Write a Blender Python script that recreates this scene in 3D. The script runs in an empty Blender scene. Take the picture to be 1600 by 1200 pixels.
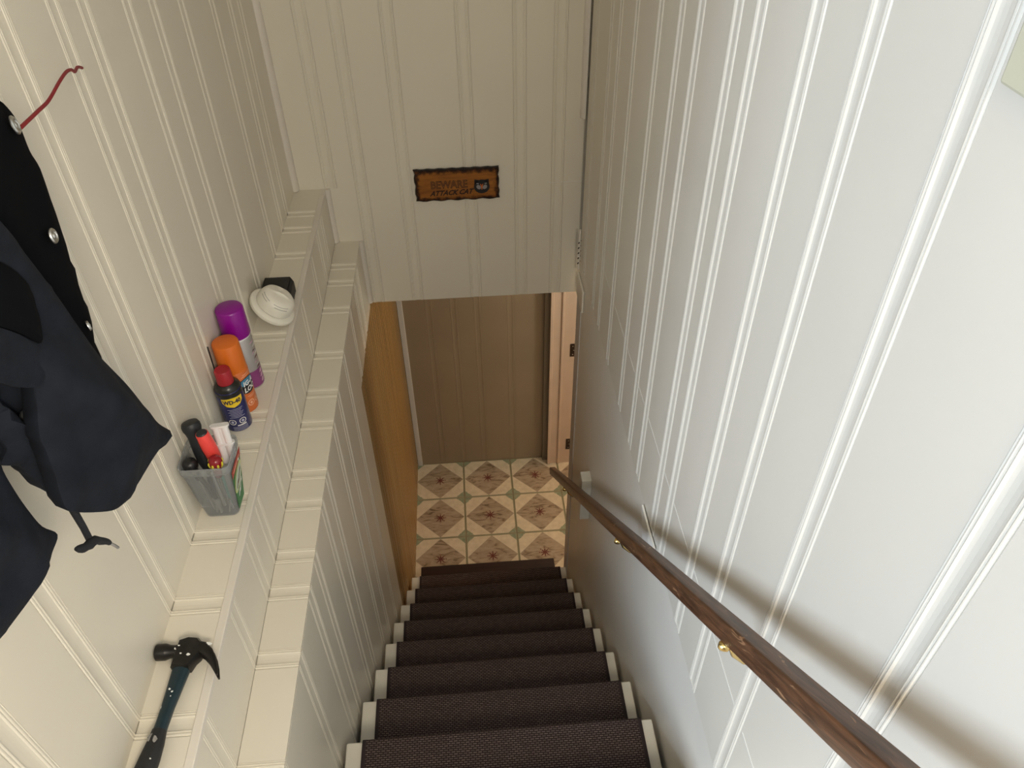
import bpy, bmesh, math, random
from mathutils import Vector, Matrix, noise
from mathutils.geometry import delaunay_2d_cdt

random.seed(4)
S = bpy.context.scene
COL = S.collection
R = math.radians

# ------------------------------------------------------------------ camera
CAMZ = 3.7243
pt, yw, rl = R(-41.15), R(3.5539), R(-1.0558)
fw = Vector((math.sin(yw) * math.cos(pt), math.cos(yw) * math.cos(pt), math.sin(pt)))
rt = Vector((math.cos(yw), -math.sin(yw), 0)); up = rt.cross(fw)
r2 = math.cos(rl) * rt + math.sin(rl) * up
u2 = -math.sin(rl) * rt + math.cos(rl) * up
cd = bpy.data.cameras.new('camera'); cam = bpy.data.objects.new('camera', cd); COL.objects.link(cam)
m3 = Matrix((r2, u2, -fw)).transposed().to_4x4(); m3.translation = (0, 0, CAMZ)
cam.matrix_world = m3
cd.sensor_width = 36; cd.lens = 1210.62 / 1600 * 36; cd.clip_start = .02
S.camera = cam

# ------------------------------------------------------------------ light
S.view_settings.view_transform = 'Standard'; S.view_settings.look = 'None'
S.view_settings.gamma = 1; S.view_settings.use_curve_mapping = False
S.view_settings.exposure = 0.0
wd = bpy.data.worlds.new('world'); S.world = wd; wd.use_nodes = True
bgn = wd.node_tree.nodes['Background']
bgn.inputs[0].default_value = (.80, .86, .95, 1); bgn.inputs[1].default_value = .02


def area(name, loc, target, sx, sy, power, col):
    l = bpy.data.lights.new(name, 'AREA'); l.shape = 'RECTANGLE'; l.size = sx; l.size_y = sy
    l.energy = power; l.color = col
    o = bpy.data.objects.new(name, l); COL.objects.link(o); o.location = loc
    o.rotation_euler = (Vector(target) - Vector(loc)).to_track_quat('-Z', 'Z').to_euler()
    return o


def area(name, loc, target, sx, sy, power, col):
    l = bpy.data.lights.new(name, 'AREA'); l.shape = 'RECTANGLE'; l.size = sx; l.size_y = sy
    l.energy = power; l.color = col
    o = bpy.data.objects.new(name, l); COL.objects.link(o); o.location = loc
    o.rotation_euler = (Vector(target) - Vector(loc)).to_track_quat('-Z', 'Z').to_euler()
    return o


def point(name, loc, power, col, rad):
    l = bpy.data.lights.new(name, 'POINT'); l.energy = power; l.color = col; l.shadow_soft_size = rad
    o = bpy.data.objects.new(name, l); COL.objects.link(o); o.location = loc
    return o


# daylight from the hall window on the left behind the stair head, an added warm fill, the lower room's lamp, an added far point light
area('hall_window_light', (-2.3, -1.7, 3.7), (.43, .9, 2.4), 1.6, 1.2, 153, (.685, .825, 1.02))
area('hall_warm_fill', (.32, -.65, 4.0), (-.6, .5, 2.7), .4, .4, 29, (1.0, .878, .68))  # unseen warm fill, added to brighten the near left wall
point('lower_room_lamp', (1.25, 2.75, 1.75), 16, (.95, 1.0, .86), .08)
point('added_far_light', (3.6, 3.75, 1.7), 52, (1.0, .58, .30), .06)  # added point light, placed so the jamb shades the back row of tiles


# ------------------------------------------------------------------ materials
def mat(name, col, rough=.5, metal=0, var=0, vscale=8, bump=0, bscale=60, spec=.5, coat=0, sheen=0):
    m = bpy.data.materials.new(name); m.use_nodes = True
    nt = m.node_tree; b = nt.nodes['Principled BSDF']
    b.inputs['Base Color'].default_value = (*col, 1)
    b.inputs['Roughness'].default_value = rough; b.inputs['Metallic'].default_value = metal
    b.inputs['Specular IOR Level'].default_value = spec
    b.inputs['Coat Weight'].default_value = coat
    b.inputs['Sheen Weight'].default_value = sheen
    if var or bump:
        tc = nt.nodes.new('ShaderNodeTexCoord')
    if var:
        n = nt.nodes.new('ShaderNodeTexNoise'); n.inputs['Scale'].default_value = vscale
        n.inputs['Detail'].default_value = 5
        nt.links.new(tc.outputs['Object'], n.inputs['Vector'])
        cr = nt.nodes.new('ShaderNodeValToRGB')
        cr.color_ramp.elements[0].position = .3; cr.color_ramp.elements[1].position = .7
        cr.color_ramp.elements[0].color = (*[c * (1 - var) for c in col], 1)
        cr.color_ramp.elements[1].color = (*[min(1, c * (1 + var)) for c in col], 1)
        nt.links.new(n.outputs['Fac'], cr.inputs['Fac']); nt.links.new(cr.outputs['Color'], b.inputs['Base Color'])
    if bump:
        n2 = nt.nodes.new('ShaderNodeTexNoise'); n2.inputs['Scale'].default_value = bscale
        n2.inputs['Detail'].default_value = 4
        nt.links.new(tc.outputs['Object'], n2.inputs['Vector'])
        bp = nt.nodes.new('ShaderNodeBump'); bp.inputs['Strength'].default_value = bump
        bp.inputs['Distance'].default_value = .002
        nt.links.new(n2.outputs['Fac'], bp.inputs['Height']); nt.links.new(bp.outputs['Normal'], b.inputs['Normal'])
    return m


M = {}
M['paint'] = mat('cream_paint', (.74, .69, .59), .34, var=.02, vscale=3, bump=.08, bscale=35)
M['paint_plain'] = mat('cream_paint_smooth', (.74, .69, .59), .4, var=.03, vscale=5, bump=.12, bscale=20)
M['lower_wall'] = mat('lightened_cream_paint', (.80, .755, .665), .4, var=.03, vscale=4, bump=.12, bscale=20)  # cream lightened in place of daylight that misses the lower wall
M['trim'] = mat('trim_paint', (.72, .67, .60), .4, var=.03)
M['casing'] = mat('casing_paint', (.60, .575, .55), .4, var=.03)
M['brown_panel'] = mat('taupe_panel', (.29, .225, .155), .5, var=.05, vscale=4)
M['shaded_trim'] = mat('olive_shade_trim', (.20, .165, .12), .5)  # dark olive holds the shade on the casing beside the back wall
M['jamb'] = mat('jamb_paint', (.62, .47, .37), .45, var=.06, vscale=6)
M['white_step'] = mat('white_step_paint', (.70, .665, .58), .45, var=.05, vscale=14, bump=.1)
M['riser'] = mat('riser_paint', (.45, .42, .36), .5)
M['black'] = mat('black_plastic', (.008, .008, .009), .4)
M['black_box'] = mat('black_box_plastic', (.006, .006, .008), .5)
M['brass'] = mat('brass', (.75, .55, .22), .25, 1)
M['steel'] = mat('steel', (.6, .6, .58), .3, 1)
M['hinge'] = mat('dark_bronze', (.045, .028, .018), .5, .5)
M['jacket'] = mat('navy_cloth', (.0085, .0108, .0175), .85, var=.25, vscale=30, bump=.25, bscale=500, spec=.2)
M['jacket_dark'] = mat('black_cloth_and_shade', (.0018, .0022, .0036), .9, spec=.1)
M['cord'] = mat('black_cord', (.006, .007, .011), .9, bump=.5, bscale=700)
M['red_cord'] = mat('red_cord', (.24, .010, .016), .6)
M['purple'] = mat('purple_plastic', (.24, .002, .25), .3)
M['orange'] = mat('orange_plastic', (.68, .155, .015), .38)
M['orange_body'] = mat('orange_can', (.62, .145, .03), .32)
M['red'] = mat('red_plastic', (.36, .015, .025), .42)
M['navy_can'] = mat('navy_can', (.014, .016, .10), .25, coat=.3)
M['can_black'] = mat('black_can', (.015, .014, .012), .3)
M['yellow'] = mat('yellow_print', (.80, .56, .02), .4)
M['navy_ink'] = mat('navy_ink', (.015, .015, .06), .5)
M['white_ink'] = mat('white_ink', (.78, .77, .75), .5)
M['pale_ink'] = mat('pale_blue_ink', (.36, .37, .50), .5)
M['blue_ink'] = mat('blue_ink', (.06, .22, .36), .5)
M['black_ink'] = mat('black_ink', (.01, .01, .012), .5)
M['salmon_ink'] = mat('salmon_ink', (.80, .42, .28), .5)
M['silver_can'] = mat('silver_can', (.46, .44, .43), .3, .55)
M['mauve'] = mat('mauve_print', (.22, .04, .17), .35)
M['pink_ink'] = mat('pink_ink', (.65, .38, .52), .5)
M['dark_red_ink'] = mat('maroon_ink', (.12, .02, .03), .5)
M['detector'] = mat('ivory_plastic', (.80, .77, .68), .42)
M['grey_ink'] = mat('grey_ink', (.25, .24, .24), .5)
M['green'] = mat('green_label', (.02, .20, .055), .42, var=.15, vscale=60)
M['red_label'] = mat('red_label', (.50, .055, .05), .45)
M['lime'] = mat('lime_label', (.62, .68, .30), .45)
M['pale_label'] = mat('pale_green_label', (.60, .68, .56), .45)
M['coral'] = mat('coral_rubber', (.80, .065, .055), .4)
M['maroon_ball'] = mat('maroon_plastic', (.25, .008, .015), .25)
M['yellow_stripe'] = mat('yellow_plastic', (.80, .72, .06), .4)
M['rubber'] = mat('black_rubber', (.012, .014, .018), .5)
M['white_plastic'] = mat('white_plastic', (.74, .72, .72), .4)
M['green_shaft'] = mat('green_shaft', (.10, .33, .27), .4)
M['hammer_head'] = mat('dark_steel', (.014, .012, .011), .35, .3, var=.5, vscale=50, bump=.2)
M['hammer_handle'] = mat('teal_handle', (.005, .020, .029), .38, var=.12, vscale=40)
M['hammer_grip'] = mat('black_grip', (.010, .010, .011), .6, bump=.3, bscale=200)
M['paint_spot'] = mat('white_paint_spots', (.80, .80, .78), .5)
M['worn'] = mat('worn_grey', (.24, .23, .22), .6, var=.4, vscale=90)
M['switch'] = mat('almond_plastic', (.60, .57, .42), .45)
M['plywood'] = mat('hall_floor', (.34, .25, .17), .5, var=.1)
M['ceil'] = mat('ceiling_paint', (.78, .76, .72), .7)
M['ridge'] = mat('caulk', (.80, .78, .72), .4)


def nodes_of(name, rough):
    m = bpy.data.materials.new(name); m.use_nodes = True
    b = m.node_tree.nodes['Principled BSDF']; b.inputs['Roughness'].default_value = rough
    return m, m.node_tree, b


class NB:
    """small helper for node graphs"""
    def __init__(s, nt): s.nt = nt
    def new(s, t, **k):
        n = s.nt.nodes.new(t)
        for a, v in k.items(): setattr(n, a, v)
        return n
    def put(s, sock, v):
        if isinstance(v, bpy.types.NodeSocket): s.nt.links.new(v, sock)
        elif v is not None: sock.default_value = v
    def math(s, op, a, b=None, c=None):
        n = s.new('ShaderNodeMath', operation=op)
        for i, x in enumerate((a, b, c)): s.put(n.inputs[i], x)
        return n.outputs[0]
    def mix(s, f, a, b):
        n = s.new('ShaderNodeMix', data_type='RGBA')
        s.put(n.inputs[0], f)
        for i, x in ((6, a), (7, b)):
            s.put(n.inputs[i], (*x, 1) if isinstance(x, tuple) else x)
        return n.outputs[2]
    def noise(s, vec, scale, detail=4, dist=0):
        n = s.new('ShaderNodeTexNoise'); s.put(n.inputs['Vector'], vec)
        n.inputs['Scale'].default_value = scale; n.inputs['Detail'].default_value = detail
        n.inputs['Distortion'].default_value = dist
        return n.outputs['Fac']
    def mapping(s, vec, scale):
        n = s.new('ShaderNodeMapping'); s.put(n.inputs['Vector'], vec); n.inputs['Scale'].default_value = scale
        return n.outputs[0]
    def ramp(s, f, stops):
        n = s.new('ShaderNodeValToRGB'); s.put(n.inputs[0], f); e = n.color_ramp.elements
        while len(e) < len(stops): e.new(.5)
        for el, (p, c) in zip(e, stops): el.position = p; el.color = (*c, 1)
        return n.outputs[0]


def wood(name, dark, light, scale, rough, detail=6, spec=.5):
    m, nt, b = nodes_of(name, rough); g = NB(nt)
    b.inputs['Specular IOR Level'].default_value = spec
    tc = g.new('ShaderNodeTexCoord').outputs['Object']
    v = g.mapping(tc, scale)
    f = g.noise(v, 1.0, detail, 1.2)
    f2 = g.noise(g.mapping(tc, tuple(q * 4 for q in scale)), 1.0, 3)
    f = g.math('ADD', g.math('MULTIPLY', f, .75), g.math('MULTIPLY', f2, .25))
    nt.links.new(g.ramp(f, [(.32, dark), (.68, light)]), b.inputs['Base Color'])
    return m


M['yellow_wood'] = wood('honey_pine', (.20, .118, .038), (.34, .215, .078), (60, 90, 1.2), .42)
M['dark_wood'] = wood('dark_step_wood', (.014, .005, .003), (.032, .011, .007), (4, 60, 60), .55)


def rail_material():
    m, nt, b = nodes_of('worn_walnut_rail', .36); g = NB(nt)
    tc = g.new('ShaderNodeTexCoord').outputs['Object']
    f = g.noise(g.mapping(tc, (90, 7, 90)), 1, 6, 1.5)
    base = g.ramp(f, [(.3, (.045, .020, .010)), (.7, (.17, .075, .035))])
    wv = g.noise(g.mapping(tc, (70, 16, 70)), 1.0, 3, .8)
    scr = g.ramp(wv, [(.66, (0, 0, 0)), (.70, (1, 1, 1))])
    nt.links.new(g.mix(scr, base, (.34, .18, .09)), b.inputs['Base Color'])
    bp = g.new('ShaderNodeBump'); bp.inputs['Strength'].default_value = .25; bp.inputs['Distance'].default_value = .002
    nt.links.new(f, bp.inputs['Height']); nt.links.new(bp.outputs[0], b.inputs['Normal'])
    return m


M['rail'] = rail_material()


def mat_material():
    m, nt, b = nodes_of('woven_brown_mat', .85); g = NB(nt); b.inputs['Specular IOR Level'].default_value = .2
    tc = g.new('ShaderNodeTexCoord').outputs['Object']
    n = g.new('ShaderNodeTexBrick'); nt.links.new(tc, n.inputs['Vector'])
    n.offset = .5; n.inputs['Scale'].default_value = 1
    n.inputs['Color1'].default_value = (.215, .165, .147, 1); n.inputs['Color2'].default_value = (.13, .097, .088, 1)
    n.inputs['Mortar'].default_value = (.022, .012, .012, 1)
    n.inputs['Mortar Size'].default_value = .0017; n.inputs['Mortar Smooth'].default_value = .3
    n.inputs['Brick Width'].default_value = .0125; n.inputs['Row Height'].default_value = .0056
    f = g.noise(tc, 120, 3)
    nt.links.new(g.mix(g.math('MULTIPLY', f, .55), n.outputs['Color'], (.04, .026, .026)), b.inputs['Base Color'])
    bp = g.new('ShaderNodeBump'); bp.inputs['Strength'].default_value = .5; bp.inputs['Distance'].default_value = .0015
    bp.invert = True
    nt.links.new(n.outputs['Fac'], bp.inputs['Height']); nt.links.new(bp.outputs[0], b.inputs['Normal'])
    return m


M['mat'] = mat_material()
M['mat_border'] = mat('mat_edge_binding', (.022, .012, .013), .8, bump=.3, bscale=400)


def tile_material():
    m, nt, b = nodes_of('patterned_vinyl', .38); g = NB(nt)
    tc = g.new('ShaderNodeTexCoord').outputs['Object']       # tile object: origin at its centre
    sx = g.new('ShaderNodeSeparateXYZ'); nt.links.new(tc, sx.inputs[0])
    T = .3048
    au = g.math('ABSOLUTE', g.math('DIVIDE', sx.outputs[0], T)); av = g.math('ABSOLUTE', g.math('DIVIDE', sx.outputs[1], T))
    su = g.math('ADD', au, av)
    oi = g.new('ShaderNodeObjectInfo')
    off = g.new('ShaderNodeVectorMath', operation='ADD'); nt.links.new(tc, off.inputs[0]); nt.links.new(oi.outputs['Location'], off.inputs[1])
    p = off.outputs[0]
    # cream base, softly mottled, with tiny specks
    cream = g.ramp(g.noise(p, 28, 4), [(.3, (.60, .50, .36)), (.7, (.71, .61, .46))])
    # marbled diamond
    vein = g.noise(g.mapping(p, (11, 34, 11)), 1.0, 7, 1.6)
    dia = g.ramp(vein, [(.34, (.18, .12, .075)), (.45, (.34, .255, .175)), (.62, (.42, .33, .235))])
    col = g.mix(g.math('LESS_THAN', su, .475), cream, dia)
    # thin dark outline of diamond
    edge = g.math('LESS_THAN', g.math('ABSOLUTE', g.math('SUBTRACT', su, .475)), .010)
    col = g.mix(g.math('MULTIPLY', edge, .55), col, (.33, .25, .18))
    # green corner diamonds and lines
    corner = g.math('GREATER_THAN', g.math('ADD', su, g.math('MULTIPLY', g.math('SUBTRACT', g.noise(p, 70, 3), .5), .06)), .815)
    grn = g.ramp(g.noise(p, 60, 4), [(.3, (.22, .25, .16)), (.7, (.33, .35, .24))])
    col = g.mix(corner, col, grn)
    mx = g.math('MAXIMUM', au, av)
    col = g.mix(g.math('GREATER_THAN', mx, .479), col, (.30, .27, .17))
    # little wine-red flower: wobbly radius
    rad = g.math('SQRT', g.math('ADD', g.math('MULTIPLY', au, au), g.math('MULTIPLY', av, av)))
    ang = g.math('ARCTAN2', sx.outputs[1], sx.outputs[0])
    pet = g.math('ADD', .062, g.math('MULTIPLY', g.math('COSINE', g.math('MULTIPLY', ang, 8)), .030))
    nz = g.math('MULTIPLY', g.math('SUBTRACT', g.noise(p, 90, 2), .5), .05)
    fl = g.math('LESS_THAN', g.math('ADD', rad, nz), pet)
    col = g.mix(fl, col, (.13, .03, .025))
    ring = g.math('LESS_THAN', g.math('ABSOLUTE', g.math('SUBTRACT', g.math('ADD', rad, nz), .105)), .008)
    ring = g.math('MULTIPLY', ring, g.math('GREATER_THAN', g.math('COSINE', g.math('MULTIPLY', ang, 8)), .3))
    col = g.mix(ring, col, (.20, .09, .06))
    nt.links.new(col, b.inputs['Base Color'])
    return m


M['tile'] = tile_material()


def sign_material():
    m, nt, b = nodes_of('scorched_wood', .35); g = NB(nt)
    tc = g.new('ShaderNodeTexCoord'); gen = g.new('ShaderNodeSeparateXYZ'); nt.links.new(tc.outputs['Generated'], gen.inputs[0])
    obj = tc.outputs['Object']
    def edge(s): return g.math('MINIMUM', s, g.math('SUBTRACT', 1, s))
    ex = g.math('MULTIPLY', edge(gen.outputs[0]), .305); ez = g.math('MULTIPLY', edge(gen.outputs[2]), .125)
    d = g.math('MINIMUM', ex, ez)
    d = g.math('ADD', d, g.math('MULTIPLY', g.math('SUBTRACT', g.noise(obj, 60, 4), .5), .030))
    grain = g.ramp(g.noise(g.mapping(obj, (12, 12, 90)), 1, 5, 1), [(.3, (.20, .068, .012)), (.7, (.36, .135, .022))])
    burn = g.ramp(d, [(.002, (.012, .005, .003)), (.010, (.06, .020, .006)), (.020, (1, 1, 1))])
    n = g.new('ShaderNodeMix', data_type='RGBA'); n.blend_type = 'MULTIPLY'; n.inputs[0].default_value = 1
    nt.links.new(grain, n.inputs[6]); nt.links.new(burn, n.inputs[7])
    nt.links.new(n.outputs[2], b.inputs['Base Color'])
    return m


M['sign'] = sign_material()
M['sign_ink'] = mat('burnt_lettering', (.016, .005, .003), .6)


def clear_plastic(name, k_):
    m = bpy.data.materials.new(name); m.use_nodes = True
    nt = m.node_tree; b = nt.nodes['Principled BSDF']; g = NB(nt)
    b.inputs['Base Color'].default_value = (.62, .64, .64, 1); b.inputs['Roughness'].default_value = .25
    tr = g.new('ShaderNodeBsdfTransparent'); tr.inputs[0].default_value = (.83, .84, .86, 1)
    mx = g.new('ShaderNodeMixShader'); mx.inputs[0].default_value = k_
    nt.links.new(tr.outputs[0], mx.inputs[1]); nt.links.new(b.outputs[0], mx.inputs[2])
    nt.links.new(mx.outputs[0], nt.nodes['Material Output'].inputs[0])
    return m


M['clear'] = clear_plastic('cloudy_clear_plastic', .17)
M['clear_rim'] = clear_plastic('cloudy_rim_plastic', .24)


# ------------------------------------------------------------------ builders
def tag(o, label=None, cat=None, group=None, kind=None):
    if label: o['label'] = label
    if cat: o['category'] = cat
    if group: o['group'] = group
    if kind: o['kind'] = kind
    return o


def empty(name, loc=(0, 0, 0), label=None, cat=None, group=None, kind=None):
    o = bpy.data.objects.new(name, None); COL.objects.link(o); o.location = loc
    o.empty_display_size = .05
    return tag(o, label, cat, group, kind)


class MB:
    def __init__(s): s.v = []; s.f = []
    def add(s, vs, fs):
        n = len(s.v); s.v += [tuple(q) for q in vs]; s.f += [tuple(i + n for i in q) for q in fs]
        return s
    def box(s, x0, x1, y0, y1, z0, z1, bev=0):
        if bev:
            bm = bmesh.new(); bmesh.ops.create_cube(bm, size=1)
            for w in bm.verts:
                w.co = Vector((x0 + (w.co.x + .5) * (x1 - x0), y0 + (w.co.y + .5) * (y1 - y0), z0 + (w.co.z + .5) * (z1 - z0)))
            bmesh.ops.bevel(bm, geom=bm.edges[:], offset=bev, segments=2, affect='EDGES', profile=.5)
            bm.verts.index_update()
            s.add([w.co[:] for w in bm.verts], [[w.index for w in f.verts] for f in bm.faces]); bm.free()
            return s
        return s.add([(x0, y0, z0), (x1, y0, z0), (x1, y1, z0), (x0, y1, z0), (x0, y0, z1), (x1, y0, z1), (x1, y1, z1), (x0, y1, z1)],
                     [(3, 2, 1, 0), (4, 5, 6, 7), (0, 1, 5, 4), (1, 2, 6, 5), (2, 3, 7, 6), (3, 0, 4, 7)])
    def loft(s, rings, caps=True, close=True):
        n = len(rings[0]); vs = [p for r in rings for p in r]; fs = []
        for k in range(len(rings) - 1):
            for i in range(n if close else n - 1):
                j = (i + 1) % n
                fs.append((k * n + i, k * n + j, (k + 1) * n + j, (k + 1) * n + i))
        if caps:
            fs.append(tuple(range(n))[::-1]); fs.append(tuple((len(rings) - 1) * n + i for i in range(n)))
        return s.add(vs, fs)
    def lathe(s, prof, c=(0, 0, 0), n=32, axis=None, caps=True):
        """prof: (radius, height) pairs along axis from c"""
        ax = Vector(axis or (0, 0, 1)).normalized()
        a = ax.orthogonal().normalized(); b = ax.cross(a); c = Vector(c)
        return s.loft([[c + ax * h + (a * math.cos(2 * math.pi * i / n) + b * math.sin(2 * math.pi * i / n)) * r for i in range(n)] for r, h in prof], caps)
    def tube(s, pts, r, n=8):
        pts = [Vector(p) for p in pts]; rings = []
        rr = r if isinstance(r, (list, tuple)) else [r] * len(pts)
        for k, p in enumerate(pts):
            t = (pts[min(k + 1, len(pts) - 1)] - pts[max(k - 1, 0)]).normalized()
            a = t.cross(Vector((.31, .2, .93))).normalized(); b = t.cross(a)
            rings.append([p + (a * math.cos(2 * math.pi * i / n) + b * math.sin(2 * math.pi * i / n)) * rr[k] for i in range(n)])
        return s.loft(rings)
    def build(s, name, m, parent=None, smooth=False, loc=None, label=None):
        me = bpy.data.meshes.new(name); o0 = Vector(loc) if loc else Vector((0, 0, 0))
        if parent is not None and not loc: o0 = Vector(parent.location)
        me.from_pydata([tuple(Vector(p) - o0) for p in s.v], [], s.f)
        bm = bmesh.new(); bm.from_mesh(me); bmesh.ops.recalc_face_normals(bm, faces=bm.faces[:]); bm.to_mesh(me); bm.free()
        me.materials.append(m)
        if smooth:
            me.polygons.foreach_set('use_smooth', [True] * len(me.polygons))
            me.set_sharp_from_angle(angle=R(40))
        o = bpy.data.objects.new(name, me); COL.objects.link(o)
        if parent is not None:
            o.parent = parent
            q = o0 - Vector(parent.location)
            p = parent.parent
            while p is not None: q -= Vector(p.location); p = p.parent
            o.location = q
        else:
            o.location = o0
        if label: o['label'] = label
        return o


def wpos(o):
    q = Vector(o.location); p = o.parent
    while p is not None: q += Vector(p.location); p = p.parent
    return q


# note: build() takes world coordinates; a sub-part's parent must sit at a known world place
def sub(mb, name, m, parent, smooth=False, label=None):
    """a part of a part: vertices in world coordinates, origin at the parent's origin"""
    o0 = wpos(parent)
    me = bpy.data.meshes.new(name); me.from_pydata([tuple(Vector(p) - o0) for p in mb.v], [], mb.f)
    bm = bmesh.new(); bm.from_mesh(me); bmesh.ops.recalc_face_normals(bm, faces=bm.faces[:]); bm.to_mesh(me); bm.free()
    me.materials.append(m)
    if smooth:
        me.polygons.foreach_set('use_smooth', [True] * len(me.polygons)); me.set_sharp_from_angle(angle=R(40))
    o = bpy.data.objects.new(name, me); COL.objects.link(o); o.parent = parent
    if label: o['label'] = label
    return o


# ------------------------------------------------------------------ measured places (metres, floor of the lower hall = 0)
A, B0, B, CX, W = -.6057, -.5118, -.4954, -.4058, .430
YB, YE = 2.5952, 3.5092
Z1, Z2, ZB = 2.4318, 2.2146, 1.9310
TOP = 4.45
T = .3048
TX, TY = -.111, 3.2045
WE = .36               # where the left wall and its ledges end at the hall
HALL = 2.081           # upper floor

# bead mouldings of the random-width panelling (centres)
BANDS_L = [.105, .30, .483, .652, .888, 1.053, 1.154, 1.312, 1.416, 1.602, 1.735, 1.914, 2.153, 2.315, 2.421]
BANDS_R = [-.02, .20, .386, .618, .810, .952, 1.134, 1.229, 1.415, 1.536, 1.697, 1.918, 2.103, 2.225, 2.442]
BW = .044
PROF = [(-.0220, 0), (-.0205, -.0012), (-.0190, .0010), (-.0175, .0013), (-.0162, .0008), (-.0152, -.0010), (-.0142, .0008), (-.0128, .0012), (-.0114, .0004),
        (-.0104, -.0016), (-.006, -.0024), (0, -.0028), (.006, -.0024), (.0104, -.0016),
        (.0114, .0004), (.0128, .0012), (.0142, .0008), (.0152, -.0010), (.0162, .0008), (.0175, .0013), (.0190, .0010), (.0205, -.0012), (.0220, 0)]


def panelling(parent, bands, s0, s1, t0, t1, P, m, board='panel', strip='bead_moulding', depth=.008, scale=1.0, gap=.0006):
    """boards and bead mouldings over a plane; P(s, t, h) gives the world point, h proud of the face"""
    bs = [b for b in bands if s0 + BW * .6 < b < s1 - BW * .6]
    e = [s0] + [q for b in bs for q in (b - BW / 2, b + BW / 2)] + [s1]
    for i in range(0, len(e), 2):
        l, r = e[i] + (gap if i else 0), e[i + 1] - (gap if i + 2 < len(e) else 0)
        mb = MB(); mb.add([P(l, t0, 0), P(r, t0, 0), P(r, t1, 0), P(l, t1, 0), P(l, t0, -depth), P(r, t0, -depth), P(r, t1, -depth), P(l, t1, -depth)],
                          [(0, 1, 2, 3), (4, 5, 6, 7), (0, 1, 5, 4), (1, 2, 6, 5), (2, 3, 7, 6), (3, 0, 4, 7)])
        mb.build(board, m, parent)
    for b in bs:
        mb = MB()
        ring = lambda t: [P(b + s, t, h * scale) for s, h in PROF] + [P(b + .022, t, -depth), P(b - .022, t, -depth)]
        mb.loft([ring(t0), ring(t1)])
        mb.build(strip, m, parent, smooth=False)


# ------------------------------------------------------------------ setting: lower floor and its tiles
fl = MB().box(CX - .05, 1.75, 1.9, YE + .06, -.08, -.006).box(1.75, 4.2, 1.9, 4.3, -.08, -.002).box(.46, 1.75, YE + .06, 4.3, -.08, -.002).build('floor', M['plywood']); tag(fl, 'floor of the lower hall laid with patterned square tiles', kind='structure')
tile_me = None
for i in range(-1, 6):
    for j in range(-4, 1):
        cx, cy = TX + (i + .5) * T, TY + (j + .5) * T
        if tile_me is None:
            bm = bmesh.new(); bmesh.ops.create_cube(bm, size=1)
            for q in bm.verts: q.co = Vector((q.co.x * (T - .0012), q.co.y * (T - .0012), q.co.z * .006 - .003))
            bmesh.ops.bevel(bm, geom=[ed for ed in bm.edges if all(q.co.z > -.001 for q in ed.verts)], offset=.0012, segments=1, affect='EDGES')
            tile_me = bpy.data.meshes.new('floor_tile'); bm.to_mesh(tile_me); bm.free(); tile_me.materials.append(M['tile'])
        o = bpy.data.objects.new('floor_tile', tile_me); COL.objects.link(o); o.parent = fl; o.location = (cx, cy, 0)

# upper hall floor slab
uf = MB().box(-4.2, A - .02, -4.2, 2.6, HALL - .2, HALL).box(A - .02, W + .1, -4.2, .518, HALL - .2, HALL).build('floor_upper', M['plywood'])
tag(uf, 'upper hall floor behind the stair head', kind='structure')
ce = MB().box(-4.2, W + .12, -4.2, 2.75, TOP, TOP + .05).build('ceiling', M['ceil']); tag(ce, 'ceiling over the stairwell', kind='structure')

# right wall
wr = MB().box(W + .0085, W + .12, -4.2, 2.535, 0, TOP).build('wall_right', M['paint_plain']); tag(wr, 'tall right stair wall with cream beaded panelling', kind='structure')
PR = lambda s, t, h: (W - h, s, t)
ZP, ZS = 2.118, 2.366
panelling(wr, BANDS_R, -.2, 2.535, ZP, TOP, PR, M['paint'])
MB().box(W, W + .009, -.2, 2.535, 0, ZP - .0002).build('lower_wall_board', M['lower_wall'], wr)
# seam line running level across the panels
for y0, y1 in ((.42, .59), (.64, .785), (.835, .93), (.975, 1.11), (1.157, 1.205), (1.252, 1.392), (1.44, 1.512), (1.56, 1.672), (1.722, 1.89), (1.942, 2.08), (2.127, 2.20)):
    MB().box(W - .0007, W + .002, y0, y1, ZS - .0011, ZS + .0011).build('panel_seam', M['ridge'], wr)
# edge of a panel that has come loose below the joint
lp = MB()
pts = [(1.315, 2.118), (1.245, 2.118), (1.168, 2.124), (1.172, 2.10), (1.236, 2.053), (1.30, 2.085)]
lp.loft([[(W - .003, y, z) for y, z in pts], [(W - .006 - .010 * (1 if k in (3, 4) else .2), y, z) for k, (y, z) in enumerate(pts)]])
lp.build('loose_panel_edge', M['ridge'], wr, label='curled loose edge of the panelling above the handrail')
# end casing of the right wall
cas = MB().box(W - .004, W + .12, 2.45, 2.545, 0, 1.96, .002).build('trim_1', M['casing']); tag(cas, 'grey-white flat casing closing the bottom end of the right wall', kind='structure')
MB().box(W - .009, W - .001, 2.40, 2.545, 1.963, 2.06, .002).build('head_block', M['paint'], cas)
tb = MB().tube([(W - .012, 2.50, 2.10), (W - .012, 2.50, 2.27)], .004)
tb.build('cable', M['trim'], cas)
for k in range(5):
    MB().tube([(W - .018, 2.49, 2.13 + k * .022), (W - .006, 2.51, 2.13 + k * .022)], .0022, 6).build('cable_clip', M['hinge'], cas)

# left: upper wall
wl = MB().box(A - .12, A - .0085, WE, YB + .1, HALL, TOP).build('wall_left', M['paint_plain']); tag(wl, 'left stair wall with cream beaded panelling above the ledge', kind='structure')
panelling(wl, BANDS_L, WE, YB, Z1, TOP, lambda s, t, h: (A + h * .55, s, t), M['paint'])
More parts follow.
